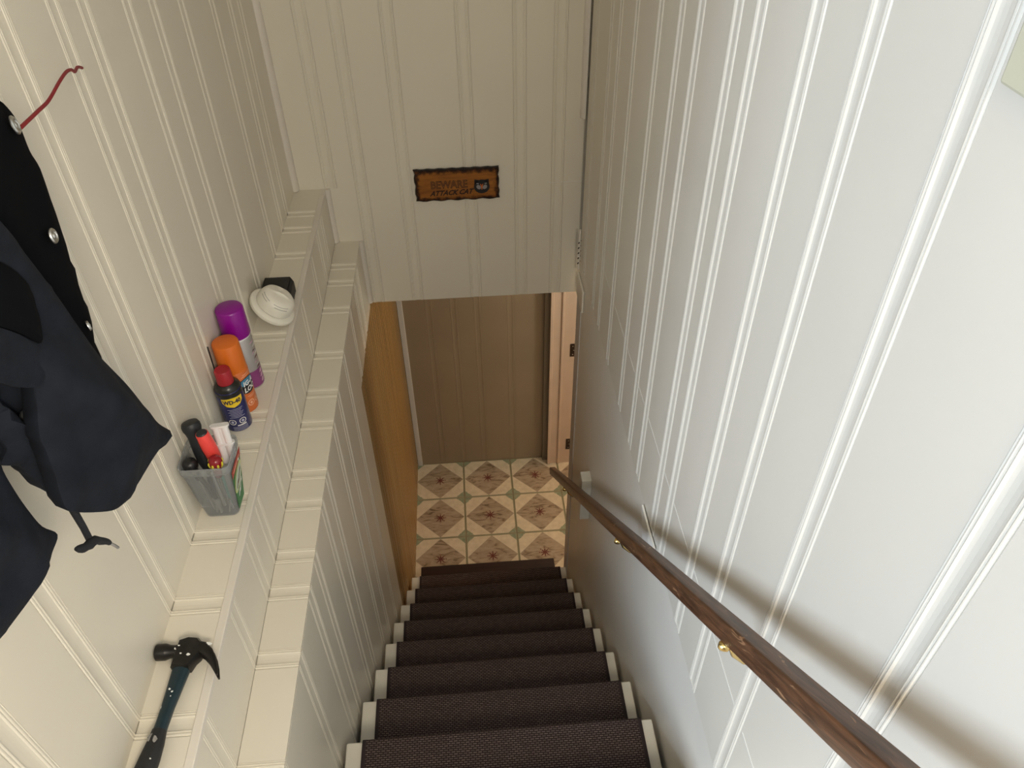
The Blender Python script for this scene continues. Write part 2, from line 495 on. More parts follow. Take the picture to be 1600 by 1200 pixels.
# upper ledge
l1 = MB().box(A - .02, B0 - .001, WE, YB + .02, Z2 - .1, Z1 - .0085).build('trim_2', M['paint_plain']); tag(l1, 'upper cream panelled ledge that carries the cans and the hammer', kind='structure')
panelling(l1, BANDS_L, WE, YB, A, B0, lambda s, t, h: (t, s, Z1 + h * .8), M['paint'])
# edge strip of the ledge and the short wall below it
l2 = MB().box(B0, B - .0085, WE, YB, Z2 - .1, Z1 - .001).build('trim_3', M['paint_plain']); tag(l2, 'short panelled face and edge strip between the two ledges', kind='structure')
MB().box(B0, B, WE, YB, Z1 - .014, Z1 + .001, .0015).build('edge_strip', M['trim'], l2)
panelling(l2, BANDS_L, WE, YB, Z2, Z1 - .0142, lambda s, t, h: (B + h * .4 - .0008, s, t), M['paint'])
# lower ledge
l3 = MB().box(B - .02, CX - .0085, WE, YB + .02, Z2 - .12, Z2 - .0085).build('trim_4', M['paint_plain']); tag(l3, 'lower cream panelled ledge beside the stair opening', kind='structure')
panelling(l3, BANDS_L, WE, YB, B, CX, lambda s, t, h: (t, s, Z2 + h * .8), M['paint'])
# half wall down to the stairs
hw = MB().box(CX - .1, CX - .0085, WE, YB + .02, 0, Z2 - .02).build('wall_left_half', M['paint_plain']); tag(hw, 'left wall below the ledges with cream beaded panelling beside the stairs', kind='structure')
YW = 2.10
panelling(hw, BANDS_L, WE, YW, 0, Z2 - .009, lambda s, t, h: (CX + h * .6, s, t), M['paint'])
panelling(hw, [2.153, 2.315, 2.421], YW, YB, ZB - .02, Z2 - .009, lambda s, t, h: (CX + h * .6, s, t), M['paint'])
# honey-coloured wood panelling of the lower hall
yl = MB().box(CX - .1, CX - .010, YB, YE + .1, 0, 2.05).build('wall_left_lower', M['yellow_wood']); tag(yl, 'honey-yellow wood panelling on the left of the lower hall', kind='structure')
ys = [YW]; rw = [.062, .045, .07, .048, .058, .04, .066, .05, .044, .06]
k = 0
while ys[-1] < YE - .03:
    ys.append(min(YE, ys[-1] + rw[k % 10])); k += 1
for y0, y1 in zip(ys, ys[1:]):
    mb = MB(); d = .004
    ztop = ZB - .0205 if y0 < YB else 2.0
    g_ = .0035
    ring = lambda z: [(CX - .012, y0 + .0002, z), (CX - .0065, y0 + .0002, z), (CX - .001, y0 + g_ + .002, z), (CX - .001, y1 - g_ - .002, z), (CX - .0065, y1 - .0002, z), (CX - .012, y1 - .0002, z)]
    mb.loft([ring(0), ring(ztop)]).build('wood_plank', M['yellow_wood'], yl)

# bulkhead
bk = MB().box(A - .1, W + .12, YB + .0085, YB + .12, ZB, TOP).build('wall_bulkhead', M['paint_plain']); tag(bk, 'cream panelled bulkhead hanging over the bottom of the stairs', kind='structure')
BX = [-.476, -.367, -.210, .024, .206, .340]
PB = lambda s, t, h: (s, YB - h * .55, t)
panelling(bk, BX, CX + .001, W - .001, ZB, Z2, PB, M['paint'])
panelling(bk, BX, B + .001, W - .001, Z2, Z1, PB, M['paint'])
panelling(bk, BX, A + .001, W - .001, Z1, TOP, PB, M['paint'])
MB().box(.30, W - .001, YB - .0012, YB, 2.4155, 2.4175).build('panel_seam', M['ridge'], bk)
# corner mouldings of the bulkhead


def quarter(x, z0, z1, r, sgn, name):
    mb = MB(); n = 6
    ring = lambda z: [(x, YB, z)] + [(x + sgn * r * math.cos(a * math.pi / 2 / n), YB - r * math.sin(a * math.pi / 2 / n), z) for a in range(n + 1)]
    mb.loft([ring(z0), ring(z1)])
    o = mb.build(name, M['trim'], smooth=True)
    return o


for nm, x, z0, z1, r, sg, lb in (('trim_5', A, Z1 + .002, TOP, .019, 1, 'quarter-round moulding in the left upper corner of the bulkhead'),
                                 ('trim_6', B, Z2 + .002, Z1 + .002, .016, 1, 'short quarter-round moulding above the lower ledge at the bulkhead'),
                                 ('trim_7', CX, ZB + .004, Z2 + .001, .015, 1, 'short quarter-round moulding below the lower ledge at the bulkhead'),
                                 ('trim_8', W, 2.655, TOP, .018, -1, 'quarter-round moulding in the right upper corner of the bulkhead')):
    tag(quarter(x, z0, z1, r, sg, nm), lb, kind='structure')

# lower hall ceiling, back wall, doorway
lc = MB().box(CX - .1, 1.75, YB + .12, YE + .1, 2.06, 2.12).box(W + .12, 4.2, 1.9, YB + .12, 2.06, 2.12).box(1.75, 4.2, YB + .12, 4.3, 2.06, 2.12).box(.46, 1.75, YE + .1, 4.3, 2.06, 2.12).build('ceiling_lower', M['ceil']); tag(lc, 'ceiling of the lower hall', kind='structure')
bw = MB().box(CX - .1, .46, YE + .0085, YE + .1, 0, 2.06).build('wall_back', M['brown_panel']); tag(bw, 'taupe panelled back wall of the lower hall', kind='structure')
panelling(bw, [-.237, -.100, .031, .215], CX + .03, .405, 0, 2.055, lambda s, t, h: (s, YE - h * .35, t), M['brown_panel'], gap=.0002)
MB().box(CX, CX + .03, YE - .014, YE + .0085, 0, 2.055, .003).build('corner_strip', M['casing'], bw, label='grey-white corner strip')
MB().box(.405, W + .012, YE - .03, YE + .0085, 0, 2.055, .002).build('corner_post', M['shaded_trim'], bw, label='corner casing strip, its shade painted in as dark olive')
# far jamb of the doorway on the right
dj = empty('door_1', (.52, 3.45, 0), 'pinkish cream door jamb with dark hinges at the foot of the stairs', None, None, 'structure')
MB().box(W + .008, .60, 3.447, 3.56, 0, 2.05, .002).build('jamb', M['jamb'], dj)
MB().box(W + .004, W + .022, 3.438, 3.452, 0, 2.05, .003).build('jamb_bead', M['jamb'], dj)
MB().box(.498, .512, 3.4385, 3.449, 0, 2.05, .003).build('door_stop', M['jamb'], dj)
for zc in (.937, .17):
    h = MB().box(.551, .592, 3.4445, 3.449, zc - .046, zc + .046, .001).build('hinge', M['hinge'], dj, label='dark bronze hinge leaf')
    kn = MB().lathe([(.006, -.046), (.006, .046)], (.592, 3.443, zc), 10); sub(kn, 'hinge_knuckle', M['hinge'], h, True)
    for q in (-.03, 0, .03):
        sc = MB().lathe([(.0035, 0), (.003, .0012)], (.567 + (.006 if q == 0 else 0), 3.4445, zc + q), 8, (0, -1, 0)); sub(sc, 'screw', M['steel'], h, True)
# side room seen only as a sliver through the doorway
sr = MB().box(4.15, 4.2, 1.9, 4.3, 0, 2.06).box(.46, 4.2, 4.25, 4.3, 0, 2.06).box(W + .12, 4.2, 1.85, 1.9, 0, 2.06).box(.46, .60, 3.56, 4.25, 0, 2.06).build('wall_side_room', M['paint_plain'])
tag(sr, 'plain walls of the side room beyond the doorway', kind='structure')

# ------------------------------------------------------------------ stairs
SY, SZ, RUN, RISE = .9407, 1.6867, .2111, .1972
SL, SR = -.393, .4155
stair = empty('staircase', (0, SY, 0), 'steep closed staircase of white-ended wooden treads between the walls', 'staircase')
steps = []
for k in range(-2, 8):
    yn, z = SY + k * RUN, SZ - k * RISE
    tr = MB().box(SL, SR, yn - RUN - .028, yn, z - .034, z, .004)
    tr.build('tread', M['white_step'], stair)
    MB().box(SL + .002, SR - .002, yn - .042, yn - .026, z - RISE, z - .034).build('riser', M['riser'], stair)
    steps.append((k, yn, z))
# narrow dark bottom step
MB().box(-.366, .382, 2.40, 2.632, .062, .098, .004).build('bottom_step', M['dark_wood'], stair, label='narrow dark wooden bottom step without white ends')
MB().box(-.36, .376, 2.40, 2.60, 0, .062).build('bottom_riser', M['dark_wood'], stair)

ordinal = ['nearest', 'second', 'third', 'fourth', 'fifth', 'sixth', 'seventh', 'eighth']
mats = []


def stair_mat(k, yn, z, label):
    x0, x1 = -.351, .386; y0 = yn - RUN + .022; t = .0055
    c = Vector(((x0 + x1) / 2, yn, z))
    o = empty('stair_mat', c, label, 'stair mat', 'stair mats')
    b = .010
    # field: rolls over the nosing
    prof = [(y0 + b, z + t), (yn - .006, z + t), (yn + .001, z + t - .0015), (yn + .0048, z + t - .006), (yn + .0055, z - .012), (yn + .0055, z - .028)]
    inn = [(y0 + b, z + .0006), (yn - .006, z + .0006), (yn, z), (yn + .0008, z - .004), (yn + .001, z - .012), (yn + .001, z - .028)]
    ring = lambda x: [(x, y, q) for y, q in prof] + [(x, y, q) for y, q in reversed(inn)]
    MB().loft([ring(x0 + b), ring(x1 - b)]).build('woven_field', M['mat'], o, smooth=True)
    e = MB()
    r2_ = lambda x, d: [(x, y, q + d) for y, q in [(y0, z + t)] + prof[1:]] + [(x, y, q) for y, q in reversed([(y0, z + .0006)] + inn[1:])]
    e.loft([r2_(x0, .0005), r2_(x0 + b, .0005)]).loft([r2_(x1 - b, .0005), r2_(x1, .0005)])
    e.box(x0 + b, x1 - b, y0, y0 + b, z + .0006, z + t + .0005)
    e.box(x0 + b, x1 - b, yn + .001, yn + .006, z - .036, z - .028)
    e.build('edge_binding', M['mat_border'], o, label='smooth dark edge binding')
    return o


for k, yn, z in steps:
    if k < 0: continue
    if k == 0: lb = 'woven dark brown stair mat on the nearest tread, at the bottom edge of the photo'
    elif k == 7: lb = 'dark stair mat on the lowest white-ended tread, just above the narrow bottom step'
    else: lb = 'woven dark brown stair mat on the %s tread down from the nearest one' % ['', 'first', 'second', 'third', 'fourth', 'fifth', 'sixth'][k]
    stair_mat(k, yn, z, lb)

# ------------------------------------------------------------------ handrail
s_ = -.9144
ang = math.atan(s_)
hr = empty('handrail', (.359, 1.2, 3.256 + s_ * 1.2 - .02), 'worn dark brown wooden handrail on brass brackets along the right wall', 'handrail')


RX = .345
wR, hR = .0298, .0368
sec = [(0, .004), (.0012, .0012), (.004, 0), (wR - .004, 0), (wR - .0012, .0012), (wR, .004), (wR, hR - .004), (wR - .003, hR), (.003, hR), (0, hR - .004)]
dirv = Vector((0, math.cos(ang), math.sin(ang))); nrm = Vector((0, -math.sin(ang), math.cos(ang)))
p0 = Vector((RX, .05, 3.256 + s_ * .05)); L = (2.648 - .05) / math.cos(ang)
ring = lambda d, g=1: [p0 + dirv * d + Vector((wR / 2 + (a - wR / 2) * g, 0, 0)) - nrm * (hR / 2 + (b - hR / 2) * g) for a, b in sec]
rail = MB().loft([ring(0, .9), ring(.004)] + [ring(L * q / 12) for q in range(1, 12)] + [ring(L - .006), ring(L, .8)])
# build along its own axis so that the grain follows the rail
me = bpy.data.meshes.new('rail')
Rm = Matrix.Rotation(-ang, 3, 'X')
me.from_pydata([tuple(Rm @ (Vector(p) - hr.location)) for p in rail.v], [], rail.f)
bm = bmesh.new(); bm.from_mesh(me); bmesh.ops.recalc_face_normals(bm, faces=bm.faces[:]); bm.to_mesh(me); bm.free()
me.materials.append(M['rail']); ro = bpy.data.objects.new('rail', me); COL.objects.link(ro); ro.parent = hr; ro.rotation_euler = (ang, 0, 0)
me.polygons.foreach_set('use_smooth', [True] * len(me.polygons)); me.set_sharp_from_angle(angle=R(50))


def bracket(y, block):
    zt_ = 3.256 + s_ * y - hR / math.cos(ang)
    x = RX + wR / 2
    b_ = MB()
    b_.tube([(x, y, zt_ + .004), (x, y, zt_ - .012), (x + .006, y, zt_ - .030), (x + .026, y, zt_ - .054), (W - .004, y, zt_ - .068)], [.0045, .0045, .0045, .0045, .0045], 10)
    o = b_.build('bracket', M['brass'], hr, smooth=True, label='small brass rail bracket')
    kn = MB().lathe([(.003, -.010), (.0065, -.008), (.0082, -.003), (.0082, .003), (.005, .007)], (x - .012, y + .004, zt_ - .010), 14, (-.8, .35, .1))
    sub(kn, 'bracket_knob', M['brass'], o, True)
    pl = MB().lathe([(.016, 0), (.016, .003), (.012, .006)], (W, y, zt_ - .068), 18, (-1, 0, 0))
    sub(pl, 'wall_plate', M['brass'], o, True)


for y, blk in ((.590, False), (1.243, False), (2.154, False)): bracket(y, blk)
MB().box(.391, W - .0004, 2.0, 2.052, 1.215, 1.448, .002).build('mounting_block', M['white_step'], hr, label='white painted mounting block on the wall behind the rail')

# ------------------------------------------------------------------ text helper


def text_mesh(s, size, shear=0, weight=0, width=1.0):
    """flat (verts, faces) of a word, centred on 0,0"""
    cu = bpy.data.curves.new('lettering', 'FONT'); cu.body = s; cu.size = size; cu.shear = shear; cu.offset = weight
    cu.resolution_u = 2; cu.align_x = 'CENTER'; cu.align_y = 'CENTER'
    to = bpy.data.objects.new('lettering', cu); COL.objects.link(to)
    bpy.context.view_layer.update()
    me = bpy.data.meshes.new_from_object(to.evaluated_get(bpy.context.evaluated_depsgraph_get()))
    vs = [(q.co.x * width, q.co.y) for q in me.vertices]; fs = [tuple(p.vertices) for p in me.polygons]
    bpy.data.objects.remove(to); bpy.data.curves.remove(cu); bpy.data.meshes.remove(me)
    return vs, fs


def grid_poly(pts, step):
    """triangulated polygon with inner points so that it can be wrapped"""
    xs = [p[0] for p in pts]; ys_ = [p[1] for p in pts]
    co = []
    n = len(pts)
    for i in range(n):
        a, b = Vector(pts[i]), Vector(pts[(i + 1) % n]); k = max(1, int((b - a).length / step))
        for j in range(k): co.append(a.lerp(b, j / k))
    nb = len(co); edges = [(i, (i + 1) % nb) for i in range(nb)]
    def inside(x, y):
        c = False
        for i in range(nb):
            x1, y1 = co[i]; x2, y2 = co[(i + 1) % nb]
            if (y1 > y) != (y2 > y) and x < (x2 - x1) * (y - y1) / (y2 - y1) + x1: c = not c
        return c
    def dist(x, y):
        q = Vector((x, y)); best = 9
        for i in range(nb):
            a = co[i]; b = co[(i + 1) % nb]; d = b - a
            t_ = max(0, min(1, (q - a).dot(d) / max(1e-12, d.length_squared)))
            best = min(best, (q - (a + d * t_)).length)
        return best
    bnd = list(co)
    y = min(ys_) + step / 2; row = 0
    while y < max(ys_):
        x = min(xs) + step / 2 + (row % 2) * step / 2
        while x < max(xs):
            if inside(x, y) and dist(x, y) > step * .4: bnd.append(Vector((x, y)))
            x += step
        y += step * .87; row += 1
    r = delaunay_2d_cdt(bnd, edges, [], 2, 1e-6)
    vs = [tuple(q) for q in r[0]]
    return vs, [tuple(f) for f in r[2]], dist


def wrap(vs, fs, c, r, phi0, z0, tilt=0):
    """wrap flat art on an upright cylinder of radius r round c; phi0 is the facing angle, z0 the height of the art's centre"""
    out = []
    for u, w_ in vs:
        if tilt:
            u, w_ = u * math.cos(tilt) - w_ * math.sin(tilt), u * math.sin(tilt) + w_ * math.cos(tilt)
        p = phi0 + u / r
        out.append((c[0] + r * math.cos(p), c[1] + r * math.sin(p), z0 + w_))
    return out, fs


def ellipse(rx, ry, n=28, a0=0, a1=2 * math.pi):
    return [(rx * math.cos(a0 + (a1 - a0) * i / n), ry * math.sin(a0 + (a1 - a0) * i / n)) for i in range(n)]


def ringart(r0, r1, n=24):
    vs = [(r * math.cos(2 * math.pi * i / n), r * math.sin(2 * math.pi * i / n)) for r in (r0, r1) for i in range(n)]
    return vs, [(i, (i + 1) % n, n + (i + 1) % n, n + i) for i in range(n)]


def rects(lst):
    vs = []; fs = []
    for x0, x1, y0, y1 in lst:
        k = max(1, int((x1 - x0) / .004)); n = len(vs)
        for i in range(k + 1):
            x = x0 + (x1 - x0) * i / k; vs += [(x, y0), (x, y1)]
        fs += [(n + 2 * i, n + 2 * i + 2, n + 2 * i + 3, n + 2 * i + 1) for i in range(k)]
    return vs, fs


def can(name, c, r, zt_body, label, cat, body_mat, shoulder, capprof, cap_mat, shoulder_mat=None):
    o = empty(name, (c[0], c[1], Z1), label, cat, 'aerosol cans on the upper ledge')
    rr = r
    body = MB().lathe([(rr - .003, .0008), (rr - .0005, .0016), (rr, .004), (rr, zt_body - Z1), (rr - .0012, zt_body - Z1 + .002)], (c[0], c[1], Z1), 40)
    bo = body.build('body', body_mat, o, smooth=True)
    if shoulder:
        MB().lathe(shoulder, (c[0], c[1], 0), 40).build('shoulder', shoulder_mat or M['steel'], o, smooth=True)
    MB().lathe(capprof, (c[0], c[1], 0), 40).build('cap', cap_mat, o, smooth=True)
    return o, bo


# the angle on the can that faces the camera's side
FACE = math.atan2(-1.35, .57)
# --- blue and yellow can with the red cap
cw = (-.5735, 1.392); rw_ = .0305
o, body = can('spray_can', cw, rw_, 2.548, 'navy blue aerosol can with red cap and yellow badge, nearest of the three cans', 'spray can', M['navy_can'],
              [(rw_ - .0012, 2.550), (rw_ - .002, 2.556), (rw_ - .007, 2.562), (.020, 2.565)], [(.0185, 2.563), (.0188, 2.566), (.0182, 2.598), (.0165, 2.601), (.0148, 2.6015), (.0145, 2.6005)], M['red'], M['can_black'])
bands = MB().lathe([(rw_ + .0003, 2.537), (rw_ + .0003, 2.5485)], cw + (0,), 40, None, False); sub(bands, 'black_band', M['can_black'], body, True)
vs, fs, _ = grid_poly([(-.026, .011), (0, .013), (.026, .011), (.0245, -.002), (.016, -.011), (0, -.0155), (-.016, -.011), (-.0245, -.002)], .005)
sub(MB().add(*wrap(vs, fs, cw, rw_ + .0005, FACE, 2.524)), 'badge', M['yellow'], body, True)
sub(MB().add(*wrap(*text_mesh('WD-40', .0158, 0, .0007, .86), cw, rw_ + .0009, FACE - .06, 2.5245)), 'lettering', M['navy_ink'], body)
sub(MB().add(*wrap(*rects([(-.018 + .004 * (i % 2), .018 - .003 * (i % 3), .5 * 0 - i * .0042, -i * .0042 + .0012) for i in range(7)]), cw, rw_ + .0005, FACE, 2.502)), 'small_print', M['pale_ink'], body)
for du in (-.015, .009):
    sub(MB().add(*wrap(*ringart(.0068, .0085), cw, rw_ + .0005, FACE + du / rw_, 2.4635)), 'hazard_ring', M['white_ink'], body)
    vs, fs, _ = grid_poly([(0, .0045), (.004, .001), (.002, -.004), (-.002, -.004), (-.004, .001)], .004)
    sub(MB().add(*wrap(vs, fs, cw, rw_ + .0005, FACE + du / rw_, 2.4635)), 'hazard_mark', M['pale_ink'], body)
sub(MB().add(*wrap(*rects([(-.006, .016, 0, .003)]), cw, rw_ + .0005, FACE, 2.4505)), 'white_bar', M['white_ink'], body)
sub(MB().add(*wrap(*rects([(-.018, .018, -i * .0033, -i * .0033 + .001) for i in range(4)]), cw, rw_ + .0005, FACE, 2.4465)), 'small_print', M['pale_ink'], body)

# --- orange can
co_ = (-.5715, 1.4545); ro_ = .0325
o, body = can('spray_can', co_, ro_, 2.552, 'orange aerosol can with orange cap, middle of the three cans', 'spray can', M['orange_body'],
              [(ro_ - .001, 2.554), (ro_ - .002, 2.558)], [(ro_ - .0012, 2.557), (ro_ - .0008, 2.560), (ro_ - .002, 2.628), (ro_ - .0035, 2.6315), (ro_ - .006, 2.6325)], M['orange'], M['orange'])
vs, fs, _ = grid_poly(ellipse(.030, .0235, 30), .006)
lo = [(u, w_) for u, w_ in vs]
sub(MB().add(*wrap(lo, fs, co_, ro_ + .0005, FACE + 0.68, 2.5125)), 'badge', M['black_ink'], body, True)
vs, fs, _ = grid_poly([(-.026, .003)] + [(.030 * math.cos(a) * .93, .0235 * math.sin(a) * .93) for a in [math.pi * (.93 - .86 * i / 12) for i in range(13)]] + [(.026, .003)], .006)
sub(MB().add(*wrap(vs, fs, co_, ro_ + .0008, FACE + 0.68, 2.5125)), 'badge_top', M['blue_ink'], body, True)
sub(MB().add(*wrap(*text_mesh('IG-A', .0185, .2, .0007, .92), co_, ro_ + .0012, FACE + 0.75, 2.5200, .06)), 'lettering', M['white_ink'], body)
sub(MB().add(*wrap(*text_mesh('LOO', .0185, .2, .0007, .92), co_, ro_ + .0012, FACE + 0.75, 2.5020, .06)), 'lettering', M['white_ink'], body)
sub(MB().add(*wrap(*rects([(-.012, .020, 0, .0018), (-.016, .012, -.005, -.0032)]), co_, ro_ + .0005, FACE + 0.75, 2.545)), 'small_print', M['salmon_ink'], body)
sub(MB().add(*wrap(*rects([(-.014, .018, 0, .0015), (-.010, .010, -.0042, -.0027)]), co_, ro_ + .0005, FACE + 0.78, 2.481)), 'small_print', M['salmon_ink'], body)
for du in (-.004, .017):
    sub(MB().add(*wrap(*ringart(.007, .0092), co_, ro_ + .0005, FACE + .62 + du / ro_, 2.4605)), 'hazard_ring', M['salmon_ink'], body)
    vs, fs, _ = grid_poly([(0, .0045), (.004, .001), (.002, -.004), (-.002, -.004), (-.004, .001)], .004)
    sub(MB().add(*wrap(vs, fs, co_, ro_ + .0005, FACE + .62 + du / ro_, 2.4605)), 'hazard_mark', M['salmon_ink'], body)

# --- purple can
cp = (-.5715, 1.5425); rp_ = .0325
o, body = can('spray_can', cp, rp_, 2.583, 'silver and mauve aerosol can with bright purple cap, farthest of the three cans', 'spray can', M['silver_can'],
              [(rp_ - .001, 2.585), (rp_ - .002, 2.590)], [(rp_ + .0004, 2.589), (rp_ + .0016, 2.592), (rp_ + .0002, 2.662), (rp_ - .0014, 2.6655), (rp_ - .004, 2.667)], M['purple'], M['white_plastic'])
sub(MB().lathe([(rp_ + .0004, 2.4375), (rp_ + .0004, 2.487)], cp + (0,), 40, None, False), 'mauve_band', M['mauve'], body, True)
fr = FACE + 1.0
for i in range(9):
    y0 = 2.493 + i * .009 + .003 * math.sin(i * 5); du = .004 * math.sin(i * 2.1)
    vs, fs, _ = grid_poly([(-.011 + du, -.003 + .002 * math.sin(i)), (-.004 + du, .0020), (.004 + du, .0045 * math.cos(i * 1.7)), (.012 + du, .002), (.005 + du, -.0015), (-.003 + du, -.0012)], .005)
    sub(MB().add(*wrap(vs, fs, cp, rp_ + .0005 + .0001 * (i % 3), fr, y0)), 'swirl', M[('dark_red_ink', 'white_ink', 'pink_ink')[i % 3]], body)
for i in range(3):
    vs, fs, _ = grid_poly([(-.007, -.004), (-.001, .006), (.008, .003), (.002, -.005)], .005)
    sub(MB().add(*wrap(vs, fs, cp, rp_ + .0008, fr, 2.449 + i * .014)), 'swirl', M['pink_ink'], body)

# straw between the wall and the orange can
st = MB().tube([(-.6032, 1.417, Z1 + .0018), (-.6025, 1.4225, 2.55), (-.6018, 1.4275, 2.640)], .0016, 8).build('spray_straw', M['black'], smooth=True, loc=(-.6032, 1.417, Z1))
tag(st, 'thin black straw standing against the left wall beside the orange can', 'straw')

# ------------------------------------------------------------------ smoke detector on a black box
bx = empty('black_box', (-.557, 1.925, Z1), 'flat black box lying on the upper ledge behind the white smoke detector', 'box')
mb = MB()
out = [(-.602, 1.880), (-.5135, 1.880), (-.5135, 1.950), (-.527, 1.974), (-.602, 1.974)]
mb.loft([[(x, y, Z1 + .0012) for x, y in out], [(x, y, Z1 + .034) for x, y in out], [(-.557 + (x + .557) * .96, 1.925 + (y - 1.925) * .96, Z1 + .037) for x, y in out]])
mb.build('box_body', M['black_box'], bx)
MB().box(-.592, -.524, 1.890, 1.962, Z1 + .0365, Z1 + .041, .001).build('box_lid', M['black_box'], bx)

n_ = Vector((.62, -.02, .76)).normalized(); dc = Vector((-.5475, 1.806, Z1 + .0510))
det = empty('smoke_detector', dc, 'round white smoke detector tilted against the left wall in front of the black box', 'smoke detector')
ua = Vector((0, 1, 0)) - n_ * n_.y; ua.normalize(); va = n_.cross(ua)
RD = .066
MB().lathe([(RD - .006, -.012), (RD - .002, -.011), (RD, -.007), (RD - .001, -.001), (RD - .006, .0025), (RD - .016, .004)], dc, 48, n_).build('base_plate', M['detector'], det, smooth=True)
MB().lathe([(RD - .017, .003), (RD - .0165, .005), (RD - .019, .0065)], dc, 48, n_).build('vent_ring', M['grey_ink'], det, smooth=True)
# dome with a scooped test button hollow
mb = MB(); rings = []
NS = 48
for r_, h_ in [(RD - .0145, .006), (RD - .0145, .016), (RD - .016, .027), (RD - .020, .036), (RD - .027, .0425), (RD - .036, .0455), (.020, .0468), (.012, .0472), (.006, .0474), (.001, .0474)]:
    rg = []
    for i in range(NS):
        t_ = 2 * math.pi * i / NS
        p = ua * math.cos(t_) * r_ + va * math.sin(t_) * r_
        q = p - (ua * .027 + va * .004)
        h2 = h_ - .009 * math.exp(-(q.length / .011) ** 2) * (1 if h_ > .018 else 0)
        q2 = p - ua * .0
        rid = .0045 * math.exp(-((p.dot(ua) - .001) ** 2) / .000012) * math.exp(-(p.dot(va) ** 2) / .00045) if h_ > .04 else 0
        rg.append(dc + p + n_ * (h2 + rid))
    rings.append(rg)
mb.loft(rings).build('dome', M['detector'], det, smooth=True)


def on_dome(u, w_, h): return dc + ua * u + va * w_ + n_ * h


MB().lathe([(.0065, .0385), (.006, .0400), (.003, .0406)], dc + ua * .027 + va * .004 - n_ * .0015, 16, n_).build('test_button', M['detector'], det, smooth=True)
for (r_, a0, a1, h_) in ((.0440, R(105), R(150), .0385), (.0480, R(110), R(145), .0335), (.0440, R(168), R(225), .0385), (.0480, R(175), R(220), .0335)):
    pts = [on_dome(r_ * math.cos(a0 + (a1 - a0) * i / 10), r_ * math.sin(a0 + (a1 - a0) * i / 10), h_ - .0008) for i in range(11)]
    MB().tube(pts, .0007, 6).build('printed_line', M['grey_ink'], det)

# ------------------------------------------------------------------ clear tub with tools
tub = empty('plastic_tub', (-.556, 1.133, Z1), 'clear square plastic tub full of tools with a green label on the upper ledge', 'tub')


def rrect(x0, x1, y0, y1, r, z, n=5):
    out = []
    for cx_, cy_, a0 in ((x1 - r, y1 - r, 0), (x0 + r, y1 - r, 90), (x0 + r, y0 + r, 180), (x1 - r, y0 + r, 270)):
        for i in range(n + 1):
            a = R(a0 + 90 * i / n); out.append((cx_ + r * math.cos(a), cy_ + r * math.sin(a), z))
    return out


def tub_ring(f, d, z):   # f 0 bottom .. 1 rim ; d inset
    l = lambda a, b: a + (b - a) * f
    return rrect(l(-.590, -.6015) + d, l(-.5195, -.500) - d, l(1.1005, 1.0865) + d, l(1.164, 1.1845) - d, .013 - d * .6, z)


ZR = 2.594
hgt = ZR - Z1
outer = [tub_ring(.02, .004, Z1 + .0012), tub_ring(0, .001, Z1 + .004), tub_ring(.35, 0, Z1 + hgt * .35), tub_ring(.72, 0, Z1 + hgt * .78), tub_ring(.86, 0, Z1 + hgt * .89)]
inner = [tub_ring(.86, .0014, Z1 + hgt * .89), tub_ring(.72, .0014, Z1 + hgt * .78), tub_ring(.35, .0014, Z1 + hgt * .35), tub_ring(0, .0024, Z1 + .006)]
MB().loft(outer + inner).build('tub_wall', M['clear'], tub, smooth=True)
rim = [tub_ring(.86, 0, Z1 + hgt * .89), tub_ring(.95, -.0005, Z1 + hgt * .90), tub_ring(1, 0, ZR - .003), tub_ring(1, .0005, ZR), tub_ring(1, .0022, ZR), tub_ring(.93, .0016, Z1 + hgt * .92), tub_ring(.86, .0014, Z1 + hgt * .89)]
MB().loft(rim, False).build('rim', M['clear_rim'], tub, smooth=True)
MB().tube(tub_ring(1, .0008, ZR) + tub_ring(1, .0008, ZR)[:2], .0014, 6).build('rim_lip', M['clear_rim'], tub, smooth=True)
MB().tube(tub_ring(.86, -.0004, Z1 + hgt * .89) + tub_ring(.86, -.0004, Z1 + hgt * .89)[:2], .0011, 6).build('rim_step', M['clear_rim'], tub, smooth=True)


def side(yf, f, off=.0006):  # point on the right-hand (+x) wall: yf along, f up
    l = lambda a, b: a + (b - a) * f
    y0, y1 = l(1.1005, 1.0865) + .004, l(1.164, 1.1845) - .004
    return (l(-.5195, -.500) - .0005 * 0 + off, y0 + (y1 - y0) * yf, Z1 + hgt * f * .97)


def side_art(pts, name, m, off, step=.15, parent=None):
    vs, fs, _ = grid_poly(pts, step)
    mb_ = MB().add([side(a, b, off) for a, b in vs] + [side(a, b, off - .0004) for a, b in vs],
                   [f for f in fs] + [tuple(i + len(vs) for i in reversed(f)) for f in fs])
    return sub(mb_, name, m, parent) if parent else mb_.build(name, m, tub)


lab = side_art([(.08, .10), (.92, .06), (.96, .86), (.06, .86)], 'label_sheet', M['green'], .0008)
side_art([(.06, .74), (.96, .74), (.96, .87), (.06, .87)], 'label_band', M['red_label'], .0014, parent=lab)
side_art([(.5 + .44 * math.cos(a), .55 + .165 * math.sin(a) + .06 * math.cos(a)) for a in [2 * math.pi * i / 20 for i in range(20)]], 'label_oval', M['lime'], .0014, parent=lab)
side_art([(.5 + .37 * math.cos(a), .55 + .128 * math.sin(a) + .05 * math.cos(a)) for a in [2 * math.pi * i / 20 for i in range(20)]], 'label_oval_inner', M['pale_label'], .0020, parent=lab)
side_art([(.24, .47), (.36, .53), (.5, .54), (.64, .60), (.77, .63), (.76, .60), (.62, .56), (.5, .50), (.36, .49), (.25, .44)], 'label_script', M['dark_red_ink'], .0026, parent=lab)
side_art([(.30, .29), (.42, .35), (.55, .34), (.70, .42), (.82, .43), (.80, .37), (.68, .36), (.57, .28), (.44, .29), (.33, .25)], 'label_script', M['white_ink'], .0016, parent=lab)
